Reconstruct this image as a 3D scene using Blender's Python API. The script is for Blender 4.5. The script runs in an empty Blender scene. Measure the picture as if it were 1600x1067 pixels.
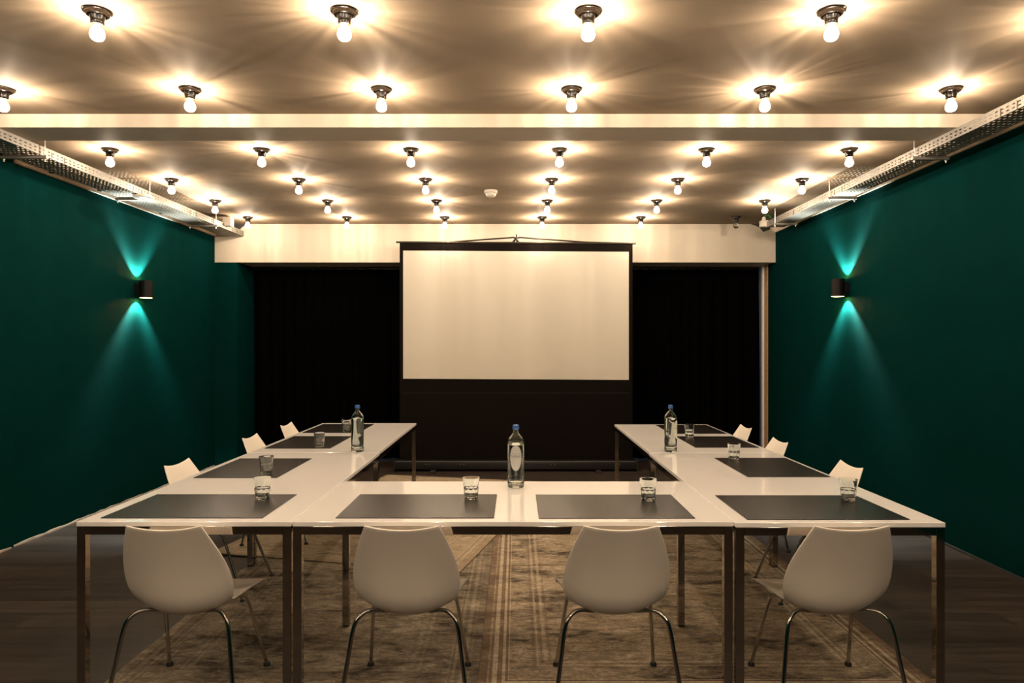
import bpy, bmesh, math, random
from mathutils import Vector, Matrix
random.seed(7)
PI = math.pi
S = bpy.context.scene
COL = S.collection

# ------------------------------------------------------------------ camera, world, exposure
EYE = 1.456; F = 1092.0; CX = 806.0; CY = 540.0
cam = bpy.data.cameras.new('camera'); camo = bpy.data.objects.new('camera', cam); COL.objects.link(camo)
camo.location = (0, 0, EYE); camo.rotation_euler = (PI/2, 0, 0)
cam.sensor_width = 36; cam.lens = 36*F/1600; cam.clip_start = .05
cam.shift_x = -(CX-800)/1600; cam.shift_y = (CY-533.5)/1600
S.camera = camo
S.view_settings.view_transform = 'Standard'; S.view_settings.look = 'None'
S.view_settings.gamma = 1; S.view_settings.exposure = 0.0; S.view_settings.use_curve_mapping = False
w = bpy.data.worlds.new('world'); S.world = w; w.use_nodes = True
w.node_tree.nodes['Background'].inputs[0].default_value = (.25, .5, 1, 1)
w.node_tree.nodes['Background'].inputs[1].default_value = .35

BULB_W = 6.6                      # watts of one ceiling bulb
BULB_COL = (1, .79, .58)
SCONCE_W = 250.0
SCONCE_COL = (.90, 1.0, .94)

# room dimensions
XL, XR = -3.64, 3.14
ZC = 2.926                        # ceiling
YB = 8.45                         # bulkhead face
ZB = 2.462                        # bulkhead underside
YW = 9.40                         # window wall
YN = -2.6                         # wall behind the camera
TT = .75                          # table top height

# ------------------------------------------------------------------ helpers
def tag(o, label=None, cat=None, group=None, kind=None):
    if label: o['label'] = label
    if cat: o['category'] = cat
    if group: o['group'] = group
    if kind: o['kind'] = kind
    return o
def empty(name, loc, rz=0.0):
    o = bpy.data.objects.new(name, None); COL.objects.link(o)
    o.location = loc; o.rotation_euler = (0, 0, rz); o.empty_display_size = .1
    return o
def link(name, bm, m, parent=None, smooth=False, angle=None):
    bmesh.ops.recalc_face_normals(bm, faces=bm.faces[:])
    me = bpy.data.meshes.new(name); bm.to_mesh(me); bm.free()
    me.materials.append(m)
    if smooth:
        for p in me.polygons: p.use_smooth = True
        if angle: me.set_sharp_from_angle(angle=math.radians(angle))
    o = bpy.data.objects.new(name, me); COL.objects.link(o)
    if parent: o.parent = parent
    return o
def struct(name, bm, m, **k):
    o = link(name, bm, m, **k); o['kind'] = 'structure'; return o
def box(bm, x0, x1, y0, y1, z0, z1, bev=0.0):
    r = bmesh.ops.create_cube(bm, size=1.0)
    vs = r['verts']
    for v in vs:
        v.co = Vector((x0+(x1-x0)*(v.co.x+.5), y0+(y1-y0)*(v.co.y+.5), z0+(z1-z0)*(v.co.z+.5)))
    if bev:
        es = list({e for v in vs for e in v.link_edges})
        bmesh.ops.bevel(bm, geom=es, offset=bev, segments=2, affect='EDGES', profile=.5)
def bx(*a, **k):
    bm = bmesh.new(); box(bm, *a, **k); return bm
def lathe(bm, prof, seg=32, c=(0, 0, 0), rfun=None, closed=False):
    """revolve (r,z) profile about z"""
    rings = []
    for (r, z) in prof:
        if r < 1e-6:
            rings.append([bm.verts.new((c[0], c[1], c[2]+z))])
        else:
            ring = []
            for i in range(seg):
                a = 2*PI*i/seg
                rr = rfun(r, z, a) if rfun else r
                ring.append(bm.verts.new((c[0]+rr*math.cos(a), c[1]+rr*math.sin(a), c[2]+z)))
            rings.append(ring)
    pairs = list(zip(rings[:-1], rings[1:]))
    if closed: pairs.append((rings[-1], rings[0]))
    for A, B in pairs:
        if len(A) == 1 and len(B) == 1: continue
        for i in range(seg):
            j = (i+1) % seg
            if len(A) == 1: bm.faces.new((A[0], B[i], B[j]))
            elif len(B) == 1: bm.faces.new((A[i], A[j], B[0]))
            else: bm.faces.new((A[i], A[j], B[j], B[i]))
def cr(pts, n):
    """Catmull-Rom through tuples, n samples per span"""
    out = []
    P = [pts[0]]+list(pts)+[pts[-1]]
    for k in range(1, len(P)-2):
        for s in range(n):
            t = s/n
            out.append(tuple(.5*((2*b)+(c-a)*t+(2*a-5*b+4*c-d)*t*t+(-a+3*b-3*c+d)*t**3)
                             for a, b, c, d in zip(P[k-1], P[k], P[k+1], P[k+2])))
    out.append(tuple(pts[-1])); return out
def tube(bm, pts, r, seg=10):
    pts = [Vector(p) for p in pts]
    rings = []; up = None
    for i, p in enumerate(pts):
        t = (pts[min(i+1, len(pts)-1)]-pts[max(i-1, 0)]).normalized()
        if up is None:
            up = Vector((0, 0, 1)) if abs(t.z) < .9 else Vector((1, 0, 0))
        a = t.cross(up).normalized(); b = t.cross(a).normalized(); up = -b if b.dot(up) < 0 else b
        a = t.cross(up).normalized(); b = up
        rings.append([bm.verts.new(p+r*(math.cos(2*PI*k/seg)*a+math.sin(2*PI*k/seg)*b)) for k in range(seg)])
    for A, B in zip(rings[:-1], rings[1:]):
        for i in range(seg):
            j = (i+1) % seg; bm.faces.new((A[i], A[j], B[j], B[i]))
    bm.faces.new(rings[0]); bm.faces.new(rings[-1][::-1])

def copy_tree(o, parent=None):
    c = o.copy(); COL.objects.link(c)
    if parent:
        c.parent = parent
    for ch in list(o.children): copy_tree(ch, c)
    return c

# ------------------------------------------------------------------ materials
def mat(name, col, rough=.5, metal=0.0, spec=.5, coat=0.0, trans=0.0, ior=1.45, bump=None, nscale=20, var=0.0, sheen=0):
    m = bpy.data.materials.new(name); m.use_nodes = True
    nt = m.node_tree; p = nt.nodes['Principled BSDF']
    p.inputs['Base Color'].default_value = (*col, 1)
    p.inputs['Roughness'].default_value = rough; p.inputs['Metallic'].default_value = metal
    p.inputs['Specular IOR Level'].default_value = spec; p.inputs['IOR'].default_value = ior
    p.inputs['Coat Weight'].default_value = coat; p.inputs['Coat Roughness'].default_value = .05
    p.inputs['Transmission Weight'].default_value = trans
    p.inputs['Sheen Weight'].default_value = sheen
    if bump or var:
        tc = nt.nodes.new('ShaderNodeTexCoord'); n = nt.nodes.new('ShaderNodeTexNoise')
        n.inputs['Scale'].default_value = nscale; n.inputs['Detail'].default_value = 6
        nt.links.new(tc.outputs['Object'], n.inputs['Vector'])
        if bump:
            b = nt.nodes.new('ShaderNodeBump'); b.inputs['Strength'].default_value = bump; b.inputs['Distance'].default_value = .01
            nt.links.new(n.outputs['Fac'], b.inputs['Height']); nt.links.new(b.outputs['Normal'], p.inputs['Normal'])
        if var:
            r = nt.nodes.new('ShaderNodeMapRange')
            r.inputs['From Min'].default_value = .3; r.inputs['From Max'].default_value = .7
            r.inputs['To Min'].default_value = 1-var; r.inputs['To Max'].default_value = 1+var
            n2 = nt.nodes.new('ShaderNodeTexNoise'); n2.inputs['Scale'].default_value = nscale*.12; n2.inputs['Detail'].default_value = 5
            nt.links.new(tc.outputs['Object'], n2.inputs['Vector'])
            nt.links.new(n2.outputs['Fac'], r.inputs['Value'])
            v = nt.nodes.new('ShaderNodeVectorMath'); v.operation = 'SCALE'; v.inputs[0].default_value = col
            nt.links.new(r.outputs['Result'], v.inputs['Scale']); nt.links.new(v.outputs['Vector'], p.inputs['Base Color'])
    return m

M = {}
M['ceil'] = mat('ceiling_paint', (.235, .182, .128), .75, spec=.06, bump=.06, nscale=6, var=.03)
M['beam'] = mat('cream_paint', (.54, .475, .385), .55, bump=.05, nscale=30, var=.02)
M['green'] = mat('dark_green_paint', (.0002, .020, .0182), .85, spec=.02, bump=.08, nscale=60, var=.06)
M['trim'] = mat('raw_plaster_strip', (.62, .52, .40), .8, bump=.3, nscale=40, var=.15)
M['skirt'] = mat('rough_plaster_edge', (.30, .26, .21), .9, bump=.8, nscale=60, var=.3)
M['dark'] = mat('dark_paint', (.03, .03, .028), .7)
M['curtain'] = mat('black_velvet', (.0010, .0007, .0007), .95, spec=.03, sheen=.0)
M['screen_white'] = mat('matte_screen_white', (.555, .515, .44), .85, spec=.2)
M['screen_black'] = mat('screen_black_border', (.0055, .0038, .003), .7, spec=.06)
M['black_metal'] = mat('black_metal', (.012, .011, .011), .35, spec=.5)
M['dark_bar'] = mat('dark_anodised_bar', (.05, .04, .03), .4, metal=.6)
M['table'] = mat('white_gloss_laminate', (.90, .87, .83), .045, spec=.6, coat=.35)
M['chrome'] = mat('polished_chrome', (.46, .42, .38), .07, metal=1)
M['legchrome'] = mat('chair_chrome', (.50, .48, .46), .10, metal=1)
M['shell'] = mat('ivory_plastic_shell', (.82, .75, .65), .38, spec=.45, bump=.02, nscale=500)
M['matpad'] = mat('charcoal_leather_mat', (.014, .0115, .010), .22, spec=.5, bump=.12, nscale=400, var=.08)
M['rubber'] = mat('black_rubber', (.012, .012, .012), .6)
M['bakelite'] = mat('dark_bakelite', (.016, .010, .006), .18, spec=.5)
M['bakelite_off'] = mat('black_bakelite', (.012, .010, .009), .2, spec=.5)
M['steel'] = mat('galvanised_steel', (.20, .185, .16), .5, metal=.3, bump=.05, nscale=50, var=.06)
M['rod'] = mat('threaded_steel', (.6, .58, .55), .35, metal=.8)
M['white_plastic'] = mat('white_plastic', (.55, .50, .43), .4)
M['sconce'] = mat('sconce_black', (.004, .003, .0028), .5, spec=.2)
M['gold'] = mat('sconce_inner_gold', (.30, .11, .018), .5, metal=.3)
M['blue_cap'] = mat('blue_cap', (.03, .10, .33), .35)
M['glass'] = mat('clear_glass', (.97, 1, .98), .0, trans=1, ior=1.48)
M['bottle'] = mat('pale_green_glass', (.95, .99, .965), .0, trans=1, ior=1.48)
M['water'] = mat('water', (1, 1, 1), 0, trans=1, ior=1.33)
M['label'] = mat('silver_label', (.66, .66, .63), .35, metal=.35)
M['label_cream'] = mat('cream_label', (.62, .66, .50), .5)
M['ink'] = mat('label_ink', (.08, .10, .14), .5)
M['green_cable'] = mat('green_cable', (.03, .22, .06), .5)
M['pane_glow'] = None
M['frame_white'] = mat('white_frame', (.75, .74, .72), .5)

def wood(name, c1, c2, sx, sy, rough=.35, plank=None):
    m = bpy.data.materials.new(name); m.use_nodes = True
    nt = m.node_tree; N = nt.nodes; L = nt.links; p = N['Principled BSDF']
    tc = N.new('ShaderNodeTexCoord'); mp = N.new('ShaderNodeMapping')
    mp.inputs['Scale'].default_value = (sx, sy, sx)
    L.new(tc.outputs['Object'], mp.inputs['Vector'])
    n = N.new('ShaderNodeTexNoise'); n.inputs['Scale'].default_value = 1; n.inputs['Detail'].default_value = 9; n.inputs['Roughness'].default_value = .65
    n.inputs['Distortion'].default_value = .6
    L.new(mp.outputs['Vector'], n.inputs['Vector'])
    r = N.new('ShaderNodeValToRGB'); r.color_ramp.elements[0].position = .30; r.color_ramp.elements[1].position = .72
    r.color_ramp.elements[0].color = (*c1, 1); r.color_ramp.elements[1].color = (*c2, 1)
    out = r.outputs['Color']
    if plank:
        br = N.new('ShaderNodeTexBrick'); br.inputs['Scale'].default_value = 1
        br.inputs['Brick Width'].default_value = plank[0]; br.inputs['Row Height'].default_value = plank[1]
        br.inputs['Mortar Size'].default_value = .0022; br.inputs['Bias'].default_value = 0
        br.offset = .37
        br.inputs['Color1'].default_value = (.72, .72, .72, 1); br.inputs['Color2'].default_value = (1.2, 1.2, 1.2, 1)
        br.inputs['Mortar'].default_value = (.25, .25, .25, 1)
        L.new(tc.outputs['Object'], br.inputs['Vector'])
        # per-plank grain shift
        sh = N.new('ShaderNodeVectorMath'); sh.operation = 'MULTIPLY_ADD'
        L.new(br.outputs['Color'], sh.inputs[0]); sh.inputs[1].default_value = (17, 11, 5); L.new(mp.outputs['Vector'], sh.inputs[2])
        L.new(sh.outputs['Vector'], n.inputs['Vector'])
        mx = N.new('ShaderNodeMix'); mx.data_type = 'RGBA'; mx.blend_type = 'MULTIPLY'; mx.inputs['Factor'].default_value = 1
        L.new(r.outputs['Color'], mx.inputs['A']); L.new(br.outputs['Color'], mx.inputs['B']); out = mx.outputs['Result']
    L.new(n.outputs['Fac'], r.inputs['Fac']); L.new(out, p.inputs['Base Color'])
    p.inputs['Roughness'].default_value = rough; p.inputs['Specular IOR Level'].default_value = .3
    b = N.new('ShaderNodeBump'); b.inputs['Strength'].default_value = .12; b.inputs['Distance'].default_value = .003
    L.new(n.outputs['Fac'], b.inputs['Height']); L.new(b.outputs['Normal'], p.inputs['Normal'])
    return m
M['floor'] = wood('laminate_floor', (.018, .013, .010), (.062, .047, .037), 1.3, 22, .38, plank=(1.3, .19))
M['jamb'] = wood('pine_post', (.33, .18, .08), (.52, .32, .16), 30, 30, .5)

SIDE = 1.9; ZSIGN = -1.0
# ------------------------------------------------------------------ ceiling bulb light with filament streaks
def bulb_light(seed):
    ld = bpy.data.lights.new('bulb_light', 'POINT'); ld.energy = BULB_W; ld.color = BULB_COL; ld.shadow_soft_size = .012
    ld.use_nodes = True; nt = ld.node_tree; N = nt.nodes; L = nt.links
    em = [n for n in N if n.type == 'EMISSION'][0]
    g = N.new('ShaderNodeNewGeometry')
    sep = N.new('ShaderNodeSeparateXYZ'); L.new(g.outputs['Incoming'], sep.inputs[0])
    at = N.new('ShaderNodeMath'); at.operation = 'ARCTAN2'; L.new(sep.outputs['Y'], at.inputs[0]); L.new(sep.outputs['X'], at.inputs[1])
    c = N.new('ShaderNodeMath'); c.operation = 'COSINE'; L.new(at.outputs[0], c.inputs[0])
    s = N.new('ShaderNodeMath'); s.operation = 'SINE'; L.new(at.outputs[0], s.inputs[0])
    cb = N.new('ShaderNodeCombineXYZ'); L.new(c.outputs[0], cb.inputs[0]); L.new(s.outputs[0], cb.inputs[1]); cb.inputs[2].default_value = seed*3.7
    n = N.new('ShaderNodeTexNoise'); n.inputs['Scale'].default_value = 2.3; n.inputs['Detail'].default_value = 5; n.inputs['Roughness'].default_value = .72
    L.new(cb.outputs[0], n.inputs['Vector'])
    mr = N.new('ShaderNodeMapRange'); mr.inputs['From Min'].default_value = .33; mr.inputs['From Max'].default_value = .68
    mr.inputs['To Min'].default_value = .12; mr.inputs['To Max'].default_value = 1.95
    L.new(n.outputs['Fac'], mr.inputs['Value'])
    dn = N.new('ShaderNodeMapRange'); dn.inputs['From Min'].default_value = -.45; dn.inputs['From Max'].default_value = 0
    dn.interpolation_type = 'SMOOTHSTEP'; dn.inputs['To Min'].default_value = SIDE; dn.inputs['To Max'].default_value = .93
    zz = N.new('ShaderNodeMath'); zz.operation = 'MULTIPLY'; zz.inputs[1].default_value = ZSIGN
    L.new(sep.outputs['Z'], zz.inputs[0]); L.new(zz.outputs[0], dn.inputs['Value'])
    mu = N.new('ShaderNodeMath'); mu.operation = 'MULTIPLY'; L.new(mr.outputs['Result'], mu.inputs[0]); L.new(dn.outputs['Result'], mu.inputs[1])
    L.new(mu.outputs[0], em.inputs['Strength'])
    return ld
BL = [bulb_light(i) for i in range(6)]
m = bpy.data.materials.new('lit_bulb_glass'); m.use_nodes = True; nt = m.node_tree
nt.nodes.remove(nt.nodes['Principled BSDF'])
tr = nt.nodes.new('ShaderNodeBsdfTransparent'); em = nt.nodes.new('ShaderNodeEmission'); ad = nt.nodes.new('ShaderNodeAddShader')
em.inputs['Color'].default_value = (1, .86, .68, 1); em.inputs['Strength'].default_value = 3.5
nt.links.new(tr.outputs[0], ad.inputs[0]); nt.links.new(em.outputs[0], ad.inputs[1])
nt.links.new(ad.outputs[0], nt.nodes['Material Output'].inputs['Surface']); M['bulb_on'] = m

# ------------------------------------------------------------------ the room
struct('floor', bx(XL-.1, XR+.1, YN, YW+.1, -.1, 0), M['floor'])
struct('ceiling', bx(XL-.1, XR+.1, YN, YW+.1, ZC, ZC+.1), M['ceil'])
struct('wall_left', bx(XL-.1, XL, 5.05, YW, 0, ZC), M['green'])
struct('wall_left_near', bx(XL-.1, XL+.012, YN, 5.05, 0, ZC), M['green'])
struct('wall_right', bx(XR, XR+.1, YN, 8.70, 0, ZC), M['green'])
struct('wall_right_recess', bx(XR+.02, XR+.1, 8.70, YW, 0, ZC), M['beam'])
struct('wall_near', bx(XL-.1, XR+.1, YN-.1, YN, 0, ZC), M['green'])
struct('wall_pier', bx(XL, -3.37, YB, YW, 0, ZB), M['green'])
struct('wall_bulkhead', bx(XL, XR, YB, YW, ZB, ZC), M['beam'])
struct('trim_1', bx(XL, XL+.02, 5.05, YB, 2.777, ZC), M['trim'])
struct('trim_2', bx(XR-.015, XR, YN, YB, 2.821, ZC), M['trim'])
struct('trim_3', bx(XR-.012, XR+.03, 8.70, 8.80, 0, ZB), M['jamb'])
struct('trim_4', bx(XR-.03, XR+.02, 8.81, 8.85, 0, ZB), M['frame_white'])
struct('beam', bx(XL, XR, 4.43, 4.72, 2.839, ZC, bev=.003), M['beam'])['kind'] = 'structure'
# left skirting: ragged plaster edge
bm = bmesh.new(); prev = None; y = YN; i = 0
vs = []
while y < YB:
    h = .010+.010*random.random(); t = .003+.009*random.random()
    x0 = XL+(.012 if y < 5.05 else 0)
    vs.append([bm.verts.new((x0-.002, y, 0)), bm.verts.new((x0+t, y, 0)), bm.verts.new((x0+t*.7, y, h*.7)), bm.verts.new((x0-.002, y, h))])
    y += .08
for A, B in zip(vs[:-1], vs[1:]):
    for k in range(3): bm.faces.new((A[k], A[k+1], B[k+1], B[k]))
bm.faces.new(vs[0]); bm.faces.new(vs[-1][::-1])
struct('baseboard_left', bm, M['skirt'])
struct('baseboard_right', bx(XR-.010, XR, YN, 8.70, 0, .018), M['dark'])
# window wall behind the curtain
bm = bmesh.new()
WX0, WX1, WZ0, WZ1 = -3.2, 2.95, .12, 2.36
box(bm, -3.37, WX0, YW-.12, YW, 0, ZB); box(bm, WX1, XR+.02, YW-.12, YW, 0, ZB)
box(bm, WX0, WX1, YW-.12, YW, 0, WZ0); box(bm, WX0, WX1, YW-.12, YW, WZ1, ZB)
struct('wall_back', bm, M['beam'])
bm = bmesh.new()
for k in range(5):
    xx = WX0+(WX1-WX0)*k/4; box(bm, max(WX0, xx-.03), min(WX1, xx+.03), YW-.09, YW-.03, WZ0, WZ1)
box(bm, WX0, WX1, YW-.09, YW-.03, WZ0, WZ0+.05); box(bm, WX0, WX1, YW-.09, YW-.03, WZ1-.05, WZ1)
wf = struct('window_1', bm, M['frame_white'])
m = bpy.data.materials.new('window_glass'); m.use_nodes = True; nt = m.node_tree; nt.nodes.remove(nt.nodes['Principled BSDF'])
tr = nt.nodes.new('ShaderNodeBsdfTransparent'); gl = nt.nodes.new('ShaderNodeBsdfGlossy'); gl.inputs['Roughness'].default_value = .02
mx = nt.nodes.new('ShaderNodeMixShader'); mx.inputs[0].default_value = .08
nt.links.new(tr.outputs[0], mx.inputs[1]); nt.links.new(gl.outputs[0], mx.inputs[2]); nt.links.new(mx.outputs[0], nt.nodes['Material Output'].inputs['Surface'])
struct('window_pane', bx(WX0, WX1, YW-.064, YW-.058, WZ0, WZ1), m, parent=wf)
# broken plaster at the two ends of the bulkhead
def hole(name, pts, depthy):
    bm = bmesh.new()
    a = [bm.verts.new((p[0], depthy, p[1])) for p in pts]; b = [bm.verts.new((p[0], depthy-.006, p[1])) for p in pts]
    bm.faces.new(a); bm.faces.new(b[::-1])
    for i in range(len(a)): bm.faces.new((a[i], a[(i+1) % len(a)], b[(i+1) % len(a)], b[i]))
    return struct(name, bm, M['dark'])
hole('trim_5', [(-3.50, 2.925), (-3.20, 2.925), (-3.30, 2.895), (-3.36, 2.84), (-3.42, 2.87), (-3.48, 2.86)], YB)
hole('trim_6', [(2.84, 2.925), (3.08, 2.925), (3.07, 2.86), (2.99, 2.83), (2.95, 2.88), (2.90, 2.905)], YB)

# ------------------------------------------------------------------ curtains
def curtain(x0, x1, label, seed):
    rnd = random.Random(seed); bm = bmesh.new(); n = int((x1-x0)/.018); cols = []
    ph = rnd.random()*6; a = ph; xs = []
    for i in range(n+1):
        x = x0+(x1-x0)*i/n; a += (.018/.155)*2*PI*(1+.35*math.sin(x*3.1+seed))
        xs.append((x, .040*math.sin(a)+.012*math.sin(a*2.3+1)))
    rows = [ZB-.03, ZB-.10, 2.2, 1.8, 1.3, .8, .35, .022]
    for (x, d) in xs:
        cols.append([bm.verts.new((x+.006*math.sin(z*2+x*4), 8.93+d*(.45+.75*(1-z/ZB)), z)) for z in rows])
    for A, B in zip(cols[:-1], cols[1:]):
        for k in range(len(rows)-1): bm.faces.new((A[k], B[k], B[k+1], A[k+1]))
    t = empty('curtain', ((x0+x1)/2, 8.93, 0)); tag(t, label, 'curtain')
    c = link('curtain_fabric', bm, M['curtain'], t, smooth=True); c.location = (-(x0+x1)/2, -8.93, 0)
    s = c.modifiers.new('s', 'SOLIDIFY'); s.thickness = .003
    r = link('curtain_rail', bx(x0, x1, 8.915, 8.945, ZB-.03, ZB-.002), M['dark_bar'], t); r.location = c.location
    return t
curtain(-3.345, -.12, 'black floor-length curtain hanging left of the projection screen', 3)
curtain(-.11, 3.105, 'black floor-length curtain hanging right of the projection screen', 8)

# ------------------------------------------------------------------ projection screen
def P(px, py, y): return ((px-CX)*y/F, EYE-(py-CY)*y/F)
YS = 8.15
t = empty('projection_screen', (0, YS, 0)); tag(t, 'pull-up projection screen with white picture area and wide black borders', 'projection screen')
def local(o): o.location = (0, -YS, 0); return o
x0, zt = P(624.5, 380, YS); x1, _ = P(988.5, 380, YS); _, zb = P(0, 718, YS)
wx0, wz1 = P(630, 392.5, YS); wx1, wz0 = P(982.5, 592.5, YS)
fb = local(link('black_border', bx(x0, x1, YS, YS+.003, zb-.02, zt), M['screen_black'], t))
fw = local(link('picture_area', bx(wx0, wx1, YS-.003, YS-.0005, wz0, wz1), M['screen_white'], t))
for o in (fb, fw):
    o.rotation_euler = (0, 0, 0)
    for v in o.data.vertices:
        v.co.z -= .0055*(v.co.x)*(1 if v.co.z > 1 else .3)
# seam line in lower border
local(link('fabric_seam', bx(x0+.03, x1-.03, YS-.002, YS-.0002, P(0, 614, YS)[1]-.002, P(0, 614, YS)[1]+.002), M['black_metal'], t))
bm = bmesh.new(); tube(bm, [(P(619, 0, YS)[0], YS, zt+.005+.0055*1.37), (P(993.5, 0, YS)[0], YS, zt+.005-.0055*1.37)], .011, 12)
local(link('top_bar', bm, M['dark_bar'], t, smooth=True, angle=40))
for s, px in ((-1, 700), (1, 915)):
    bm = bmesh.new(); a = P(px, 378, YS); b = P(807+3*s, 370.5, YS)
    tube(bm, [(P(px+s*60, 380, YS)[0], YS+.02, zt+.003), (a[0], YS+.02, a[1]), (b[0], YS+.02, b[1])], .009, 8)
    local(link('lift_arm', bm, M['dark_bar'], t, smooth=True, angle=40))
bm = bmesh.new(); c = P(807, 373, YS); box(bm, c[0]-.008, c[0]+.008, YS-.01, YS+.03, zt, c[1]+.05, bev=.002); box(bm, c[0]-.035, c[0]+.035, YS+.005, YS+.03, c[1]+.005, c[1]+.02, bev=.003)
local(link('top_hinge', bm, M['black_metal'], t))
cx0, _ = P(617.5, 0, YS); cx1, _ = P(994, 0, YS)
bm = bmesh.new(); box(bm, cx0, cx1, YS-.075, YS+.075, .020, .125, bev=.014)
cs = local(link('floor_case', bm, M['black_metal'], t, smooth=True, angle=50))
for s in (cx0, cx1):
    k = link('end_cap', bx(s-.008, s+.008, YS-.085, YS+.085, .012, .14, bev=.005), M['rubber'], cs)
for fx in (-.95, .95):
    k = link('case_foot', bx(fx-.03, fx+.03, YS-.20, YS+.20, 0, .022, bev=.004), M['rubber'], cs)
for fx in (-1.02, -.62, .43, 1.18):
    for d in (-.02, .02):
        bm = bmesh.new(); lathe(bm, [(0, 0), (.006, 0), (.006, .004), (0, .004)], 10)
        k = link('case_screw', bm, M['steel'], cs); k.rotation_euler = (PI/2, 0, 0); k.location = (fx+d, YS-.0745, .085)
# back scissor support
bm = bmesh.new()
for (a, b) in (((-1.0, .12), (.6, 1.25)), ((1.0, .12), (-.6, 1.25)), ((-.6, 1.25), (.3, 2.35)), ((.6, 1.25), (-.3, 2.35)), ((-.3, 2.35), (0, zt+.06)), ((.3, 2.35), (0, zt+.06))):
    tube(bm, [(a[0], YS+.05, a[1]), (b[0], YS+.05, b[1])], .011, 8)
local(link('scissor_support', bm, M['dark_bar'], t))

# ------------------------------------------------------------------ rugs
def rug_mat(name, base, dark, light, W, H, seed, amp=1.0, bcol=(.16, .10, .065)):
    m = bpy.data.materials.new(name); m.use_nodes = True; nt = m.node_tree; N = nt.nodes; L = nt.links; p = N['Principled BSDF']
    p.inputs['Roughness'].default_value = .95; p.inputs['Specular IOR Level'].default_value = .1
    tc = N.new('ShaderNodeTexCoord')
    def noise(scale, detail, rough=.6, dist=0, sc=(1, 1, 1), off=0):
        mp = N.new('ShaderNodeMapping'); mp.inputs['Scale'].default_value = sc; mp.inputs['Location'].default_value = (seed+off, seed*2+off, 0)
        L.new(tc.outputs['Object'], mp.inputs['Vector'])
        n = N.new('ShaderNodeTexNoise'); n.inputs['Scale'].default_value = scale; n.inputs['Detail'].default_value = detail
        n.inputs['Roughness'].default_value = rough; n.inputs['Distortion'].default_value = dist
        L.new(mp.outputs['Vector'], n.inputs['Vector']); return n.outputs['Fac']
    def ramp(f, a, b):
        r = N.new('ShaderNodeMapRange'); r.inputs['From Min'].default_value = a; r.inputs['From Max'].default_value = b
        L.new(f, r.inputs['Value']); return r.outputs['Result']
    def mix(f, a, b, bt='MIX'):
        x = N.new('ShaderNodeMix'); x.data_type = 'RGBA'; x.blend_type = bt
        if hasattr(f, 'type'): L.new(f, x.inputs['Factor'])
        else: x.inputs['Factor'].default_value = f
        for v, s in ((a, 'A'), (b, 'B')):
            if hasattr(v, 'type'): L.new(v, x.inputs[s])
            else: x.inputs[s].default_value = (*v, 1)
        return x.outputs['Result']
    def math_(op, a, b=None):
        x = N.new('ShaderNodeMath'); x.operation = op
        for i, v in enumerate((a, b)):
            if v is None: continue
            if hasattr(v, 'type'): L.new(v, x.inputs[i])
            else: x.inputs[i].default_value = v
        return x.outputs[0]
    big = ramp(noise(2.6, 8, .72, .6, (.7, 1.5, 1)), .43, .54)
    med = ramp(noise(7, 8, .7, .8, (.8, 1.8, 1), 5), .40, .64)
    fine = ramp(noise(95, 4, .75, 0, (.8, 1.3, 1), 9), .42, .60)
    # faded floral scrolls
    v = N.new('ShaderNodeTexVoronoi'); v.feature = 'SMOOTH_F1'; v.inputs['Scale'].default_value = 7.5
    dm = N.new('ShaderNodeVectorMath'); dm.operation = 'MULTIPLY_ADD'; nn = N.new('ShaderNodeTexNoise'); nn.inputs['Scale'].default_value = 6
    L.new(tc.outputs['Object'], nn.inputs['Vector']); L.new(nn.outputs['Color'], dm.inputs[0]); dm.inputs[1].default_value = (.16, .16, .16); L.new(tc.outputs['Object'], dm.inputs[2])
    L.new(dm.outputs[0], v.inputs['Vector'])
    scr = ramp(math_('SINE', math_('MULTIPLY', v.outputs['Distance'], 42)), .3, 1)
    c = mix(big, dark, base); c = mix(math_('MULTIPLY', med, .75), c, light)
    c = mix(math_('MULTIPLY', scr, math_('MULTIPLY', med, .28)), c, dark)
    thr = ramp(noise(26, 9, .8, .5, (.5, 1.6, 1), 13), .44, .60); c = mix(math_('MULTIPLY', thr, .55), c, dark)
    sep = N.new('ShaderNodeSeparateXYZ'); L.new(tc.outputs['Object'], sep.inputs[0])
    dx0 = math_('ADD', sep.outputs['X'], W/2); dx1 = math_('SUBTRACT', W/2, sep.outputs['X'])
    dy0 = math_('ADD', sep.outputs['Y'], H/2); dy1 = math_('SUBTRACT', H/2, sep.outputs['Y'])
    dmin = math_('MINIMUM', math_('MINIMUM', dx0, dx1), math_('MINIMUM', dy0, dy1))
    def band(a, b):
        return math_('MULTIPLY', math_('GREATER_THAN', dmin, a), math_('LESS_THAN', dmin, b))
    wear = ramp(noise(9, 7, .7, 0, (1, 1, 1), 3), .30, .55)
    for (a, b, k, amt) in ((0, .038, bcol, .85), (.046, .060, bcol, .7), (.082, .104, bcol, .75), (.118, .130, bcol, .75),
                           (.060, .082, light, .5), (.104, .118, light, .6), (.130, .136, light, .5),
                           (.243, .258, bcol, .45), (.262, .272, light, .4), (.281, .289, bcol, .5), (.295, .312, light, .35), (.322, .330, bcol, .45)):
        f = math_('MULTIPLY', band(a, b), math_('MULTIPLY', math_('ADD', math_('MULTIPLY', wear, .6), .4), amt*amp))
        c = mix(f, c, k)
    c = mix(math_('MULTIPLY', fine, .5), c, tuple(.3*q for q in base))
    L.new(c, p.inputs['Base Color'])
    b = N.new('ShaderNodeBump'); b.inputs['Strength'].default_value = .5; b.inputs['Distance'].default_value = .004
    L.new(fine, b.inputs['Height']); L.new(b.outputs['Normal'], p.inputs['Normal'])
    return m
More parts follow.
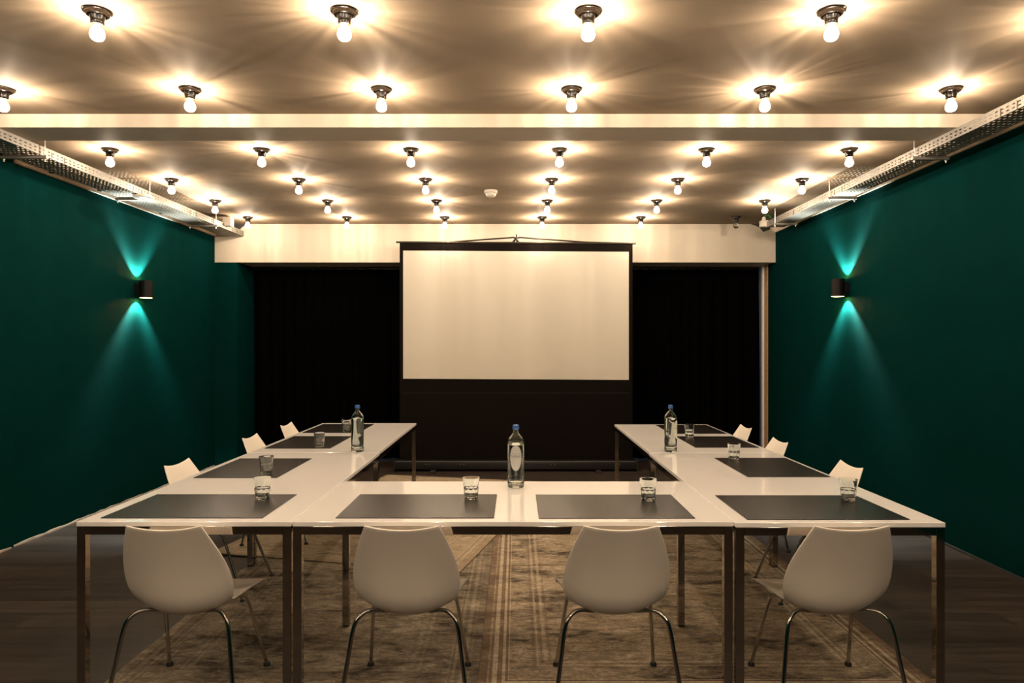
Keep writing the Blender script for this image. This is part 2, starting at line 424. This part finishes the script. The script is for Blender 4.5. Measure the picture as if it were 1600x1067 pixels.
def rug(cx, cy, W, H, rz, z, m, label, th=.006):
    bm = bmesh.new(); nx, ny = 24, 34; rnd = random.Random(cx)
    g = [[bm.verts.new((-W/2+W*i/nx, -H/2+H*j/ny, th+(0 if i in (0, nx) or j in (0, ny) else .0012*rnd.random()))) for j in range(ny+1)] for i in range(nx+1)]
    for i in range(nx):
        for j in range(ny): bm.faces.new((g[i][j], g[i+1][j], g[i+1][j+1], g[i][j+1]))
    border = [g[i][0] for i in range(nx+1)]+[g[nx][j] for j in range(1, ny+1)]+[g[i][ny] for i in range(nx-1, -1, -1)]+[g[0][j] for j in range(ny-1, 0, -1)]
    lo = [bm.verts.new((v.co.x, v.co.y, 0)) for v in border]
    for i in range(len(border)):
        j = (i+1) % len(border); bm.faces.new((border[i], lo[i], lo[j], border[j]))
    bm.faces.new(lo[::-1])
    o = link('rug', bm, m, smooth=True, angle=40); o.location = (cx, cy, z); o.rotation_euler = (0, 0, rz)
    return tag(o, label, 'rug')
tan = (.43, .34, .235); dk = (.045, .034, .025); lt = (.74, .62, .45)
rug(-.969, 4.45, 1.604, 3.2, 0, .0005, rug_mat('rug_left', (.33, .275, .20), dk, (.56, .48, .36), 1.604, 3.2, 3, amp=.4, bcol=(.10, .078, .055)), 'large faded beige rug under the left chairs and tables, partly beneath a smaller rug')
rug(.82, 4.5, 1.97, 3.2, 0, .0005, rug_mat('rug_right', tan, dk, lt, 1.97, 3.2, 11), 'large worn tan rug with brown striped border under the right side of the middle table')
fl = Vector((-2.13, 4.87)); fr = Vector((-.355, 4.45)); e = (fr-fl); W = e.length; n = Vector((-e.y, e.x)).normalized(); ctr = (fl+fr)/2+n*1.51
rug(ctr.x, ctr.y, W, 3.02, math.atan2(e.y, e.x), .0086, rug_mat('rug_top', (.50, .40, .27), (.20, .155, .10), (.60, .50, .36), W, 3.02, 23, bcol=(.36, .28, .19)), 'smaller pale sand-coloured rug laid askew on top of the left rug', th=.008)

# ------------------------------------------------------------------ tables
def table(x0, x1, y0, y1, label, zfar=.009):
    t = empty('conference_table', ((x0+x1)/2, (y0+y1)/2, 0)); tag(t, label, 'table', 'white conference tables set in a U')
    hx, hy = (x1-x0)/2, (y1-y0)/2; g = .0015; L = .034
    link('tabletop', bx(-hx+g, hx-g, -hy+g, hy-g, TT-.019, TT, bev=.0018), M['table'], t)
    bm = bmesh.new(); z0, z1 = TT-.052, TT-.0192; e = .003
    box(bm, -hx+L+e, hx-L-e, -hy+e, -hy+e+L*.7, z0, z1, bev=.001); box(bm, -hx+L+e, hx-L-e, hy-e-L*.7, hy-e, z0, z1, bev=.001)
    box(bm, -hx+e, -hx+e+L*.7, -hy+L+e, hy-L-e, z0, z1, bev=.001); box(bm, hx-e-L*.7, hx-e, -hy+L+e, hy-L-e, z0, z1, bev=.001)
    link('frame_rail', bm, M['chrome'], t)
    for sx in (-1, 1):
        for sy in (-1, 1):
            xa = sx*(hx-e-L/2); ya = sy*(hy-e-L/2); zf = zfar if sy > 0 else .009
            lg = link('leg', bx(-L/2, L/2, -L/2, L/2, zf+.007, TT-.0192, bev=.0015), M['chrome'], t); lg.location = (xa, ya, 0)
            link('foot_pad', bx(-L/2+.002, L/2-.002, -L/2+.002, L/2-.002, zf, zf+.007), M['rubber'], lg)
    return t
table(-1.764, -.899, 2.80, 4.616, 'white table at the near left corner of the U, dark mat and chair in front')
table(-1.764, -.905, 4.618, 6.37, 'white table at the far left end of the U towards the screen', .0175)
table(-.897, .873, 2.80, 3.637, 'white table closing the U in the middle, bottle at its centre')
table(.875, 1.715, 2.785, 4.60, 'white table at the near right corner of the U')
table(.882, 1.715, 4.602, 6.27, 'white table at the far right end of the U towards the screen')

# ------------------------------------------------------------------ desk mats
MT = .0035
def desk_mat(x0, x1, y0, y1, label, rz=0):
    o = link('desk_mat', bx(-(x1-x0)/2, (x1-x0)/2, -(y1-y0)/2, (y1-y0)/2, 0, MT, bev=.0012), M['matpad'])
    o.location = ((x0+x1)/2, (y0+y1)/2, TT+.0002); o.rotation_euler = (0, 0, rz)
    tag(o, label, 'desk mat', 'dark desk mats on the white tables')
desk_mat(-1.697, -1.035, 2.855, 3.305, 'charcoal desk mat at the near left corner of the tables, glass on its right end')
desk_mat(-1.719, -1.272, 3.725, 4.356, 'charcoal desk mat on the left tables, second from the near left corner')
desk_mat(-1.724, -1.272, 4.79, 5.43, 'charcoal desk mat on the left tables, just beyond the seam')
desk_mat(-1.728, -1.270, 5.65, 6.27, 'charcoal desk mat at the far left end, behind the left bottle')
desk_mat(-.737, -.089, 2.855, 3.305, 'brown-grey desk mat left of centre on the middle table')
desk_mat(.094, .732, 2.85, 3.30, 'brown-grey desk mat right of centre on the middle table')
desk_mat(.936, 1.596, 2.83, 3.285, 'charcoal desk mat at the near right corner of the tables, under the rightmost glass')
desk_mat(1.243, 1.688, 3.75, 4.38, 'charcoal desk mat on the right tables, second from the near right corner')
desk_mat(1.240, 1.682, 4.83, 5.42, 'charcoal desk mat on the right tables, just beyond the seam')
desk_mat(1.240, 1.690, 5.59, 6.20, 'charcoal desk mat at the far right end, beyond the last glass')

# ------------------------------------------------------------------ chairs
def make_chair():
    t = empty('stacking_chair', (0, 0, 0))
    #        y     z     halfw  lift
    prof = [(-.250, .742, .143, .004), (-.228, .69, .166, .012), (-.202, .62, .192, .026), (-.180, .55, .208, .040), (-.165, .49, .213, .052),
            (-.150, .43, .205, .062), (-.125, .385, .196, .066), (-.085, .360, .190, .062), (-.030, .355, .188, .052), (.040, .366, .192, .038),
            (.110, .382, .204, .024), (.170, .394, .217, .012), (.212, .398, .224, .004), (.232, .390, .224, .0), (.238, .380, .222, 0)]
    pr = cr(prof, 3); nu = 20; bm = bmesh.new(); rows = []
    for k, (y, z, hw, lf) in enumerate(pr):
        a = pr[max(k-1, 0)]; b = pr[min(k+1, len(pr)-1)]
        ty, tz = b[0]-a[0], b[1]-a[1]; l = math.hypot(ty, tz); ny, nz = -tz/l, ty/l      # towards the sitter
        row = []
        for i in range(nu+1):
            u = -1+2*i/nu; q = abs(u)**2.1
            zz = z+nz*lf*q; yy = y+ny*lf*q
            if k < 6: zz += .016*(q)*(1-k/6)
            row.append(bm.verts.new((u*hw, yy, zz)))
        rows.append(row)
    for A, B in zip(rows[:-1], rows[1:]):
        for i in range(nu): bm.faces.new((A[i], B[i], B[i+1], A[i+1]))
    s = link('seat_shell', bm, M['shell'], t, smooth=True)
    so = s.modifiers.new('s', 'SOLIDIFY'); so.thickness = .0075; so.offset = 0
    bv = s.modifiers.new('b', 'BEVEL'); bv.width = .0025; bv.segments = 2; bv.limit_method = 'ANGLE'; bv.angle_limit = math.radians(50)
    for sx in (-1, 1):
        for rear in (True, False):
            if rear:
                pts = cr([(sx*.085, -.060, .362), (sx*.150, -.104, .381), (sx*.188, -.130, .364), (sx*.208, -.146, .322), (sx*.228, -.170, .19), (sx*.256, -.205, .006)], 6)
            else:
                pts = cr([(sx*.085, .00, .360), (sx*.15, .060, .375), (sx*.172, .105, .366), (sx*.182, .130, .325), (sx*.200, .185, .18), (sx*.220, .247, .006)], 6)
            bm = bmesh.new(); tube(bm, pts, .0088 if rear else .0080, 12)
            lg = link('leg', bm, M['legchrome'], t, smooth=True, angle=50)
            bm = bmesh.new(); f = pts[-1]; lathe(bm, [(0, 0), (.015, 0), (.015, .008), (.010, .016), (0, .016)], 14, c=(f[0], f[1], 0))
            link('foot_glide', bm, M['rubber'], lg, smooth=True, angle=40)
    return t
chairs = [(-1.348, 2.92, 0, 'ivory shell chair leftmost of the four with their backs to the camera'),
          (-.437, 2.92, .0, 'ivory shell chair second from left of the four with their backs to the camera'),
          (.403, 2.92, .0, 'ivory shell chair third from left of the four with their backs to the camera'),
          (1.286, 2.92, .0, 'ivory shell chair rightmost of the four with their backs to the camera'),
          (-1.79, 4.19, -PI/2-.03, 'ivory chair on the outer left side of the tables, nearest the camera'),
          (-1.765, 5.28, -PI/2, 'ivory chair on the outer left side of the tables, middle of three'),
          (-1.76, 6.10, -PI/2, 'ivory chair on the outer left side of the tables, farthest from the camera'),
          (1.735, 4.13, PI/2-.02, 'ivory chair on the outer right side of the tables, nearest the camera'),
          (1.715, 5.18, PI/2, 'ivory chair on the outer right side of the tables, middle of three'),
          (1.75, 6.06, PI/2, 'ivory chair on the outer right side of the tables, farthest from the camera')]
proto = make_chair()
for i, (x, y, rz, lab) in enumerate(chairs):
    o = proto if i == 0 else copy_tree(proto)
    o.location = (x, y, .0085 if abs(x) < 1.7 else .0005); o.rotation_euler = (0, 0, rz)
    if x < -1.7 and y > 4.8: o.location.z = .018
    tag(o, lab, 'chair', 'ivory shell chairs around the tables')

# ------------------------------------------------------------------ tumblers
def make_glass():
    bm = bmesh.new(); seg = 72
    def facet(r, z, a):
        if z < .003 or z > .052: return r
        k = 9; fa = (a % (2*PI/k))-PI/k
        w = min(1, (z-.003)/.006)*min(1, (.052-z)/.003)
        return r*(1-w*.085*(1-(fa/(PI/k))**2))+w*.0006
    outer = [(0, 0), (.026, 0), (.0305, .003), (.0312, .008), (.0318, .010), (.033, .03), (.0348, .047), (.0352, .0515), (.0335, .0545), (.0342, .06), (.0368, .08), (.0392, .097), (.0396, .0985)]
    inner = [(.0385, .0985), (.0376, .096), (.0350, .079), (.0322, .056), (.0300, .035), (.0275, .020), (.022, .0155), (0, .0150)]
    lathe(bm, outer+inner, seg, rfun=lambda r, z, a: facet(r, z, a))
    # keep inner wall round
    return link('water_glass', bm, M['glass'], smooth=True, angle=24)
gl = [(-1.16, 3.20, 1, 'faceted tumbler on the near left corner mat'),
      (-1.364, 3.82, 1, 'faceted tumbler on the second mat from the near left corner'),
      (-1.362, 4.85, 1, 'faceted tumbler on the left mat just beyond the table seam'),
      (-1.385, 5.71, 1, 'faceted tumbler at the far left end, half hidden by the left bottle'),
      (-.205, 3.20, 1, 'faceted tumbler on the middle table mat left of the centre bottle'),
      (.60, 3.17, 1, 'faceted tumbler on the middle table mat right of the centre bottle'),
      (1.507, 3.17, 1, 'faceted tumbler on the near right corner mat'),
      (1.342, 4.30, 1, 'faceted tumbler on the second mat from the near right corner'),
      (1.333, 5.37, 1, 'faceted tumbler right of the right bottle, farthest on the right tables')]
g0 = make_glass()
for i, (x, y, on, lab) in enumerate(gl):
    o = g0 if i == 0 else copy_tree(g0)
    o.location = (x, y, TT+.0004+MT); o.rotation_euler = (0, 0, i*.4); tag(o, lab, 'glass', 'faceted tumblers on the desk mats')

# ------------------------------------------------------------------ water bottles
def text_mesh(s, size):
    cu = bpy.data.curves.new('txt', 'FONT'); cu.body = s; cu.size = size; cu.align_x = 'CENTER'; cu.extrude = .0001; cu.resolution_u = 3
    ob = bpy.data.objects.new('txt', cu); COL.objects.link(ob)
    dg = bpy.context.evaluated_depsgraph_get(); dg.update()
    me = bpy.data.meshes.new_from_object(ob.evaluated_get(dg)); bpy.data.objects.remove(ob)
    return me
RB = .0415
def make_bottle(x, y, rz, label, fill, labmat):
    t = empty('water_bottle', (x, y, TT+.0004), rz); tag(t, label, 'bottle', 'blue-capped water bottles')
    out = [(0, .004), (.020, .003), (.034, 0), (.0395, .003), (.041, .010), (.0412, .028), (.0398, .034), (.0405, .040), (RB-.0003, .06), (RB, .12), (RB, .215),
           (.0408, .226), (.0385, .237), (.033, .248), (.025, .258), (.018, .267), (.0150, .274), (.0138, .282), (.0138, .288), (.0150, .289), (.0150, .292), (.0135, .293), (.0135, .302)]
    inn = [(.0105, .302), (.0105, .275), (.0140, .266), (.022, .256), (.030, .246), (.0355, .236), (.0375, .226), (.0385, .212), (.0385, .05), (.037, .030), (.033, .016), (.02, .012), (0, .012)]
    bm = bmesh.new(); lathe(bm, cr(out, 3)+cr(inn, 2), 48)
    link('glass_body', bm, M['bottle'], t, smooth=True, angle=50)
    if fill:
        bm = bmesh.new()
        pr = [(0, .0115), (.020, .0115), (.0335, .0155), (.0374, .030), (.0388, .05), (.0388, min(fill, .212))]
        if fill > .212: pr += [(.0379, .226), (.0358, .236)][:2 if fill >= .236 else 1]
        pr += [(0, pr[-1][1])]
        lathe(bm, pr, 48); link('water', bm, M['water'], t, smooth=True, angle=50)
    bm = bmesh.new(); lathe(bm, [(0, .3035), (.0137, .3035), (.0158, .290), (.0166, .290), (.0166, .294), (.0158, .295), (.0156, .308), (.0145, .310), (0, .310)], 32,
                            rfun=lambda r, z, a: r*(1+.012*math.sin(a*24)) if r > .015 else r)
    link('cap', bm, M['blue_cap'], t, smooth=True, angle=30)
    # oval label hugging the front (facing -y)
    bm = bmesh.new(); na, nz = 18, 26; hz = .063; ha = .72; zc = .150; r = RB+.0006; g = []
    for j in range(nz+1):
        v = -1+2*j/nz; vv = v
        wdt = math.sqrt(max(0, 1-abs(v)**2.2)) if v > -.2 else math.sqrt(max(0, 1-abs(v)**1.7))*1.0
        g.append([bm.verts.new((r*math.sin(ha*wdt*(-1+2*i/na)), -r*math.cos(ha*wdt*(-1+2*i/na)), zc+v*hz)) for i in range(na+1)])
    for A, B in zip(g[:-1], g[1:]):
        for i in range(na):
            try: bm.faces.new((A[i], A[i+1], B[i+1], B[i]))
            except ValueError: pass
    bmesh.ops.remove_doubles(bm, verts=bm.verts[:], dist=1e-5)
    lb = link('label', bm, labmat, t, smooth=True)
    for s, size, zz in (('Chaudfontaine', .0098, .158),):
        me = text_mesh(s, size); me.materials.clear(); me.materials.append(M['ink'])
        for v in me.vertices:
            a = v.co.x/r; h = v.co.y; rr = r+.0006+v.co.z
            v.co = Vector((rr*math.sin(a), -rr*math.cos(a), zz+h))
        o = bpy.data.objects.new('lettering', me); COL.objects.link(o); o.parent = lb
    bm = bmesh.new()
    for zz in (.154, .172):
        for k in range(12):
            a0 = -.55+1.1*k/12; a1 = a0+1.1/12; q = r+.0007
            f = [bm.verts.new((q*math.sin(a), -q*math.cos(a), h)) for a, h in ((a0, zz), (a1, zz), (a1, zz+.0007), (a0, zz+.0007))]; bm.faces.new(f)
    link('label_lines', bm, M['ink'], lb)
    return t
make_bottle(0.0, 3.49, 0, 'glass water bottle with silver oval label at centre of the middle table', .212, M['label'])
make_bottle(-1.055, 4.655, 2.6, 'clear glass water bottle on the left tables beside the seam', .226, M['label'])
make_bottle(1.03, 4.65, 1.0, 'clear glass water bottle on the right tables beside the seam', .226, M['label_cream'])

# ------------------------------------------------------------------ ceiling lamps
def lamp_parts(t, on=True):
    mp = M['bakelite'] if on else M['bakelite_off']
    bm = bmesh.new(); lathe(bm, [(0, 0), (.060, 0), (.0605, -.003), (.0585, -.007), (.053, -.0085), (.0525, -.014), (.046, -.0205), (.034, -.024), (0, -.024)], 40)
    link('base_plate', bm, mp, t, smooth=True, angle=35)
    bm = bmesh.new(); lathe(bm, [(0, -.023), (.033, -.023), (.030, -.034), (.0275, -.045), (.0268, -.058), (.0255, -.060), (.021, -.060), (.0205, -.050), (0, -.050)], 32)
    link('lamp_socket', bm, mp, t, smooth=True, angle=35)
    pr = cr([(.0125, -.052), (.0135, -.062), (.0185, -.072), (.0265, -.085), (.0305, -.099), (.0295, -.113), (.0225, -.125), (.0115, -.1305), (0, -.132)], 3)
    bm = bmesh.new(); lathe(bm, pr, 28)
    link('bulb', bm, M['bulb_on'] if on else M['glass'], t, smooth=True)
    if on:
        pass
    else:
        bm = bmesh.new(); lathe(bm, [(0, -.050), (.0118, -.050), (.0118, -.066), (.006, -.072), (.003, -.095), (0, -.095)], 16)
        link('filament_stem', bm, M['steel'], t, smooth=True)
protoL = empty('ceiling_lamp', (0, 0, ZC)); lamp_parts(protoL)
rows = [(3.07, [-186, 152, 538, 919, 1299, 1676], 'front row', (1, 4)),
        (4.00, [5, 297, 596, 893, 1195, 1486], 'row in front of the ceiling beam', (0, 5)),
        (5.23, [172, 409, 642, 874, 1104, 1327], 'first row behind the ceiling beam', (0, 5)),
        (6.17, [268, 467, 665, 862, 1059, 1253], 'second row behind the ceiling beam', (0, 5)),
        (7.07, [336, 512, 682, 855, 1026, 1195], 'third row behind the ceiling beam', (0, 5)),
        (7.99, [387, 542, 695, 847, 1001, 1150], 'last row before the white bulkhead', (0, 5))]
names = ['leftmost', 'second from left', 'third from left', 'fourth from left', 'fifth from left', 'rightmost']
lamps = []
for (y, pxs, rn, vis) in rows:
    for i, px in enumerate(pxs):
        if vis[0] <= i <= vis[1]:
            j = i-vis[0]; nm = names[j] if i != vis[1] else 'rightmost'
            lab = f'glowing bulb, {nm} in the {rn}'
        else:
            lab = f'glowing bulb beside the {"left" if i == 0 else "right"} wall in the {rn}'
        lamps.append(((px-CX)*y/F, y, lab, not (y > 7.5 and i == 5)))
for y, d in ((2.13, 'just over the camera-side chairs'), (1.20, 'one row behind that'), (.28, 'two rows behind that'), (-.66, 'three rows behind that')):
    for i, x in enumerate((-2.92, -1.85, -.76, .318, 1.40, 2.46)):
        lamps.append((x, y, f'glowing bulb {d}, {names[i]}', True))
first = True
for k, (x, y, lab, on) in enumerate(lamps):
    if not on:
        o = empty('ceiling_lamp', (x, y, ZC)); lamp_parts(o, False)
        tag(o, 'unlit clear bulb in black holder, rightmost in the last row', 'ceiling lamp', 'ceiling lamps'); continue
    if first: o = protoL; first = False
    else: o = copy_tree(protoL)
    o.location = (x, y, ZC-.0005); o.rotation_euler = (0, 0, random.random()*6)
    tag(o, lab, 'ceiling lamp', 'ceiling lamps')
    L = bpy.data.objects.new('bulb_light', random.choice(BL)); COL.objects.link(L); L.parent = o; L.location = (0, 0, -.098)

# ------------------------------------------------------------------ wall sconces
def sconce_nodes(ld):
    # the small reflector throws most light outwards, little along its axis
    ld.use_nodes = True; nt = ld.node_tree; N = nt.nodes; L = nt.links
    em = [n for n in N if n.type == 'EMISSION'][0]
    g = N.new('ShaderNodeNewGeometry'); sep = N.new('ShaderNodeSeparateXYZ'); L.new(g.outputs['Incoming'], sep.inputs[0])
    ab = N.new('ShaderNodeMath'); ab.operation = 'ABSOLUTE'; L.new(sep.outputs['Z'], ab.inputs[0])
    mr = N.new('ShaderNodeMapRange'); mr.interpolation_type = 'SMOOTHSTEP'
    mr.inputs['From Min'].default_value = .84; mr.inputs['From Max'].default_value = 1.0
    mr.inputs['To Min'].default_value = 1; mr.inputs['To Max'].default_value = .13
    L.new(ab.outputs[0], mr.inputs['Value']); L.new(mr.outputs['Result'], em.inputs['Strength'])
def sconce(side, y, z, label):
    x = (XL+.095) if side < 0 else (XR-.095)
    t = empty('wall_sconce', (x, y, z)); tag(t, label, 'wall lamp', 'black up-and-down wall lamps')
    R = .0605; h = .082
    bm = bmesh.new(); lathe(bm, [(R, -h), (R, h), (R-.004, h), (R-.004, -h)], 40, closed=True)
    link('housing', bm, M['sconce'], t, smooth=True, angle=40)
    bm = bmesh.new(); lathe(bm, [(R-.0045, -h+.001), (R-.0045, h-.001), (R-.006, h-.001), (R-.006, -h+.001)], 40, closed=True)
    link('reflector', bm, M['gold'], t, smooth=True, angle=40)
    xw = side*.095
    bm = bmesh.new(); box(bm, min(side*(R-.005), xw), max(side*(R-.005), xw), -.03, .03, -.05, .05, bev=.002); link('wall_bracket', bm, M['sconce'], t)
    for up in (1, -1):
        bm = bmesh.new(); lathe(bm, [(0, 0), (.018, 0), (.024, .006*up), (0, .006*up)], 20, c=(0, 0, .002*up)); link('lamp_base', bm, M['gold'], t)
        ld = bpy.data.lights.new('sconce_light', 'SPOT'); ld.energy = SCONCE_W; ld.color = SCONCE_COL; ld.spot_size = math.radians(150); ld.spot_blend = .3; ld.shadow_soft_size = .009; sconce_nodes(ld)
        lo = bpy.data.objects.new('sconce_light', ld); COL.objects.link(lo); lo.parent = t; lo.location = (0, 0, .018*up); lo.rotation_euler = (PI if up > 0 else 0, 0, 0)
    return t
sconce(-1, 6.70, 1.995, 'black cylinder up-and-down light on the left green wall')
sconce(1, 6.61, 2.003, 'black cylinder up-and-down light on the right green wall')

# ------------------------------------------------------------------ cable trays
def slotted(bm, fn, L, pitch, slot, rows, width):
    """sheet of length L and given width, with slot rows; fn(s, w)->xyz"""
    ss = [0]; s = .012
    while s+slot < L-.005: ss += [s, s+slot]; s += pitch
    ss.append(L); ws = [0]
    for (a, b) in rows: ws += [a, b]
    ws.append(width)
    g = [[bm.verts.new(fn(a, b)) for b in ws] for a in ss]
    for i in range(len(ss)-1):
        for j in range(len(ws)-1):
            if i % 2 == 1 and j % 2 == 1: continue
            bm.faces.new((g[i][j], g[i+1][j], g[i+1][j+1], g[i][j+1]))
def tray(xi, xo, y0, y1, rods, label, wallx):
    t = empty('cable_tray', ((xi+xo)/2, y0, 2.777)); tag(t, label, 'cable tray')
    loc = (-(xi+xo)/2, -y0, -2.777)
    zb = 2.777; h = .062; Wd = abs(xo-xi); sg = 1 if xo > xi else -1; bm = bmesh.new(); L = y1-y0
    slotted(bm, lambda s, w: (xi, y0+s, zb+w), L, .047, .022, [(.014, .021), (.036, .043)], h)
    slotted(bm, lambda s, w: (xo, y0+s, zb+w), L, .047, .022, [(.014, .021), (.036, .043)], h)
    nr = int(Wd/.03); slotted(bm, lambda s, w: (xi+sg*w, y0+s, zb), L, .047, .024, [(.012+k*.03, .012+k*.03+.012) for k in range(nr)], Wd)
    bmesh.ops.remove_doubles(bm, verts=bm.verts[:], dist=1e-5)
    c = link('tray_channel', bm, M['steel'], t); c.location = loc
    so = c.modifiers.new('s', 'SOLIDIFY'); so.thickness = .0012; so.offset = 0
    bm = bmesh.new()
    yy = y0+.9
    while yy < y1-.3:                                  # joint plates
        box(bm, xi-sg*.0022, xi-sg*.0008, yy-.004, yy+.004, zb-.002, zb+h*.75); box(bm, xi-sg*.0022, xi-sg*.0008, yy+.13, yy+.138, zb-.002, zb+h*.75); yy += 1.05
    o = link('joint_clip', bm, M['dark_bar'], t); o.location = loc
    for ry in rods:
        for rx in (xi-sg*.018, xo+sg*.018):
            bm = bmesh.new(); tube(bm, [(rx, ry, zb-.045), (rx, ry, ZC)], .0042, 8)
            lathe(bm, [(0, -.034), (.009, -.034), (.009, -.026), (0, -.026)], 6, c=(rx, ry, zb))
            o = link('hanger_rod', bm, M['rod'], t, smooth=True, angle=40); o.location = loc
        xa, xb = xi-sg*.035, xo+sg*.035
        bm = bmesh.new(); box(bm, min(xa, xb), max(xa, xb), ry-.014, ry+.014, zb-.025, zb-.003, bev=.001)
        o = link('support_bar', bm, M['steel'], t); o.location = loc
    return t
tray(-3.286, -3.536, .9, 8.44, (2.1, 3.47, 4.85, 6.24, 7.62), 'slotted steel cable tray hung above the left green wall', XL)
tray(2.80, 2.985, .9, 7.80, (2.1, 3.50, 4.88, 6.20, 7.50), 'slotted steel cable tray hung above the right green wall', XR)

# small clips on the left plaster strip
for k, cy in enumerate((5.42, 6.05, 7.1)):
    bm = bmesh.new(); tube(bm, [(XL+.018, cy, 2.80), (XL+.05, cy, 2.795), (XL+.052, cy+.02, 2.81)], .006, 8)
    lathe(bm, [(0, -.012), (.012, -.008), (.012, .008), (0, .012)], 12, c=(XL+.05, cy, 2.80))
    o = link('cable_clip', bm, M['black_metal'], smooth=True)
    tag(o, ('small dark clip on the left wall strip, nearest the camera', 'small dark clip on the left wall strip, middle of three', 'small dark clip on the left wall strip, farthest away')[k], 'clip', 'clips on the wall strip')

# round white device under left tray
t = empty('sensor_disc', (-3.27, 6.13, 2.777)); tag(t, 'round white disc sensor fixed beneath the left cable tray', 'sensor')
bm = bmesh.new(); lathe(bm, [(0, -.004), (.070, -.004), (.083, -.012), (.084, -.022), (.070, -.032), (.04, -.037), (0, -.038)], 40); link('disc_housing', bm, M['white_plastic'], t, smooth=True, angle=40)
bm = bmesh.new(); lathe(bm, [(0, -.036), (.012, -.036), (.010, -.041), (0, -.041)], 16); link('centre_button', bm, M['white_plastic'], t)
# junction box on left tray
t = empty('junction_box', (-3.262, 7.93, 2.83)); tag(t, 'white square junction box at the far end of the left cable tray', 'junction box')
link('box_body', bx(-.045, .045, -.045, .045, -.02, .075, bev=.004), M['white_plastic'], t)
link('box_lid', bx(-.047, .047, -.051, -.044, -.022, .077, bev=.003), M['white_plastic'], t)
# junction on right tray
t = empty('junction_box', (2.78, 7.83, 2.79)); tag(t, 'white junction box with a green wire at the far end of the right cable tray', 'junction box')
link('box_body', bx(-.042, .042, -.035, .035, -.005, .066, bev=.006), M['white_plastic'], t)
bm = bmesh.new(); lathe(bm, [(.024, .064), (.022, .085), (.019, .105), (0, .105)], 20); link('cable_gland', bm, M['white_plastic'], t, smooth=True, angle=40)
bm = bmesh.new(); tube(bm, cr([(.0, .0, .10), (.02, .01, .122), (.06, .02, .128), (.09, .03, .10)], 6), .007, 8); link('green_wire', bm, M['green_cable'], t, smooth=True)
# smoke detector
t = empty('smoke_detector', (-.237, 6.63, ZC)); tag(t, 'small round cream smoke detector on the ceiling left of centre', 'smoke detector')
bm = bmesh.new(); lathe(bm, [(0, 0), (.063, 0), (.063, -.022), (.058, -.026), (0, -.026)], 40); link('detector_base', bm, M['white_plastic'], t, smooth=True, angle=40)
bm = bmesh.new(); lathe(bm, [(0, -.025), (.050, -.025), (.049, -.040), (.038, -.056), (.022, -.062), (0, -.063)], 32); link('detector_cover', bm, M['white_plastic'], t, smooth=True, angle=60)
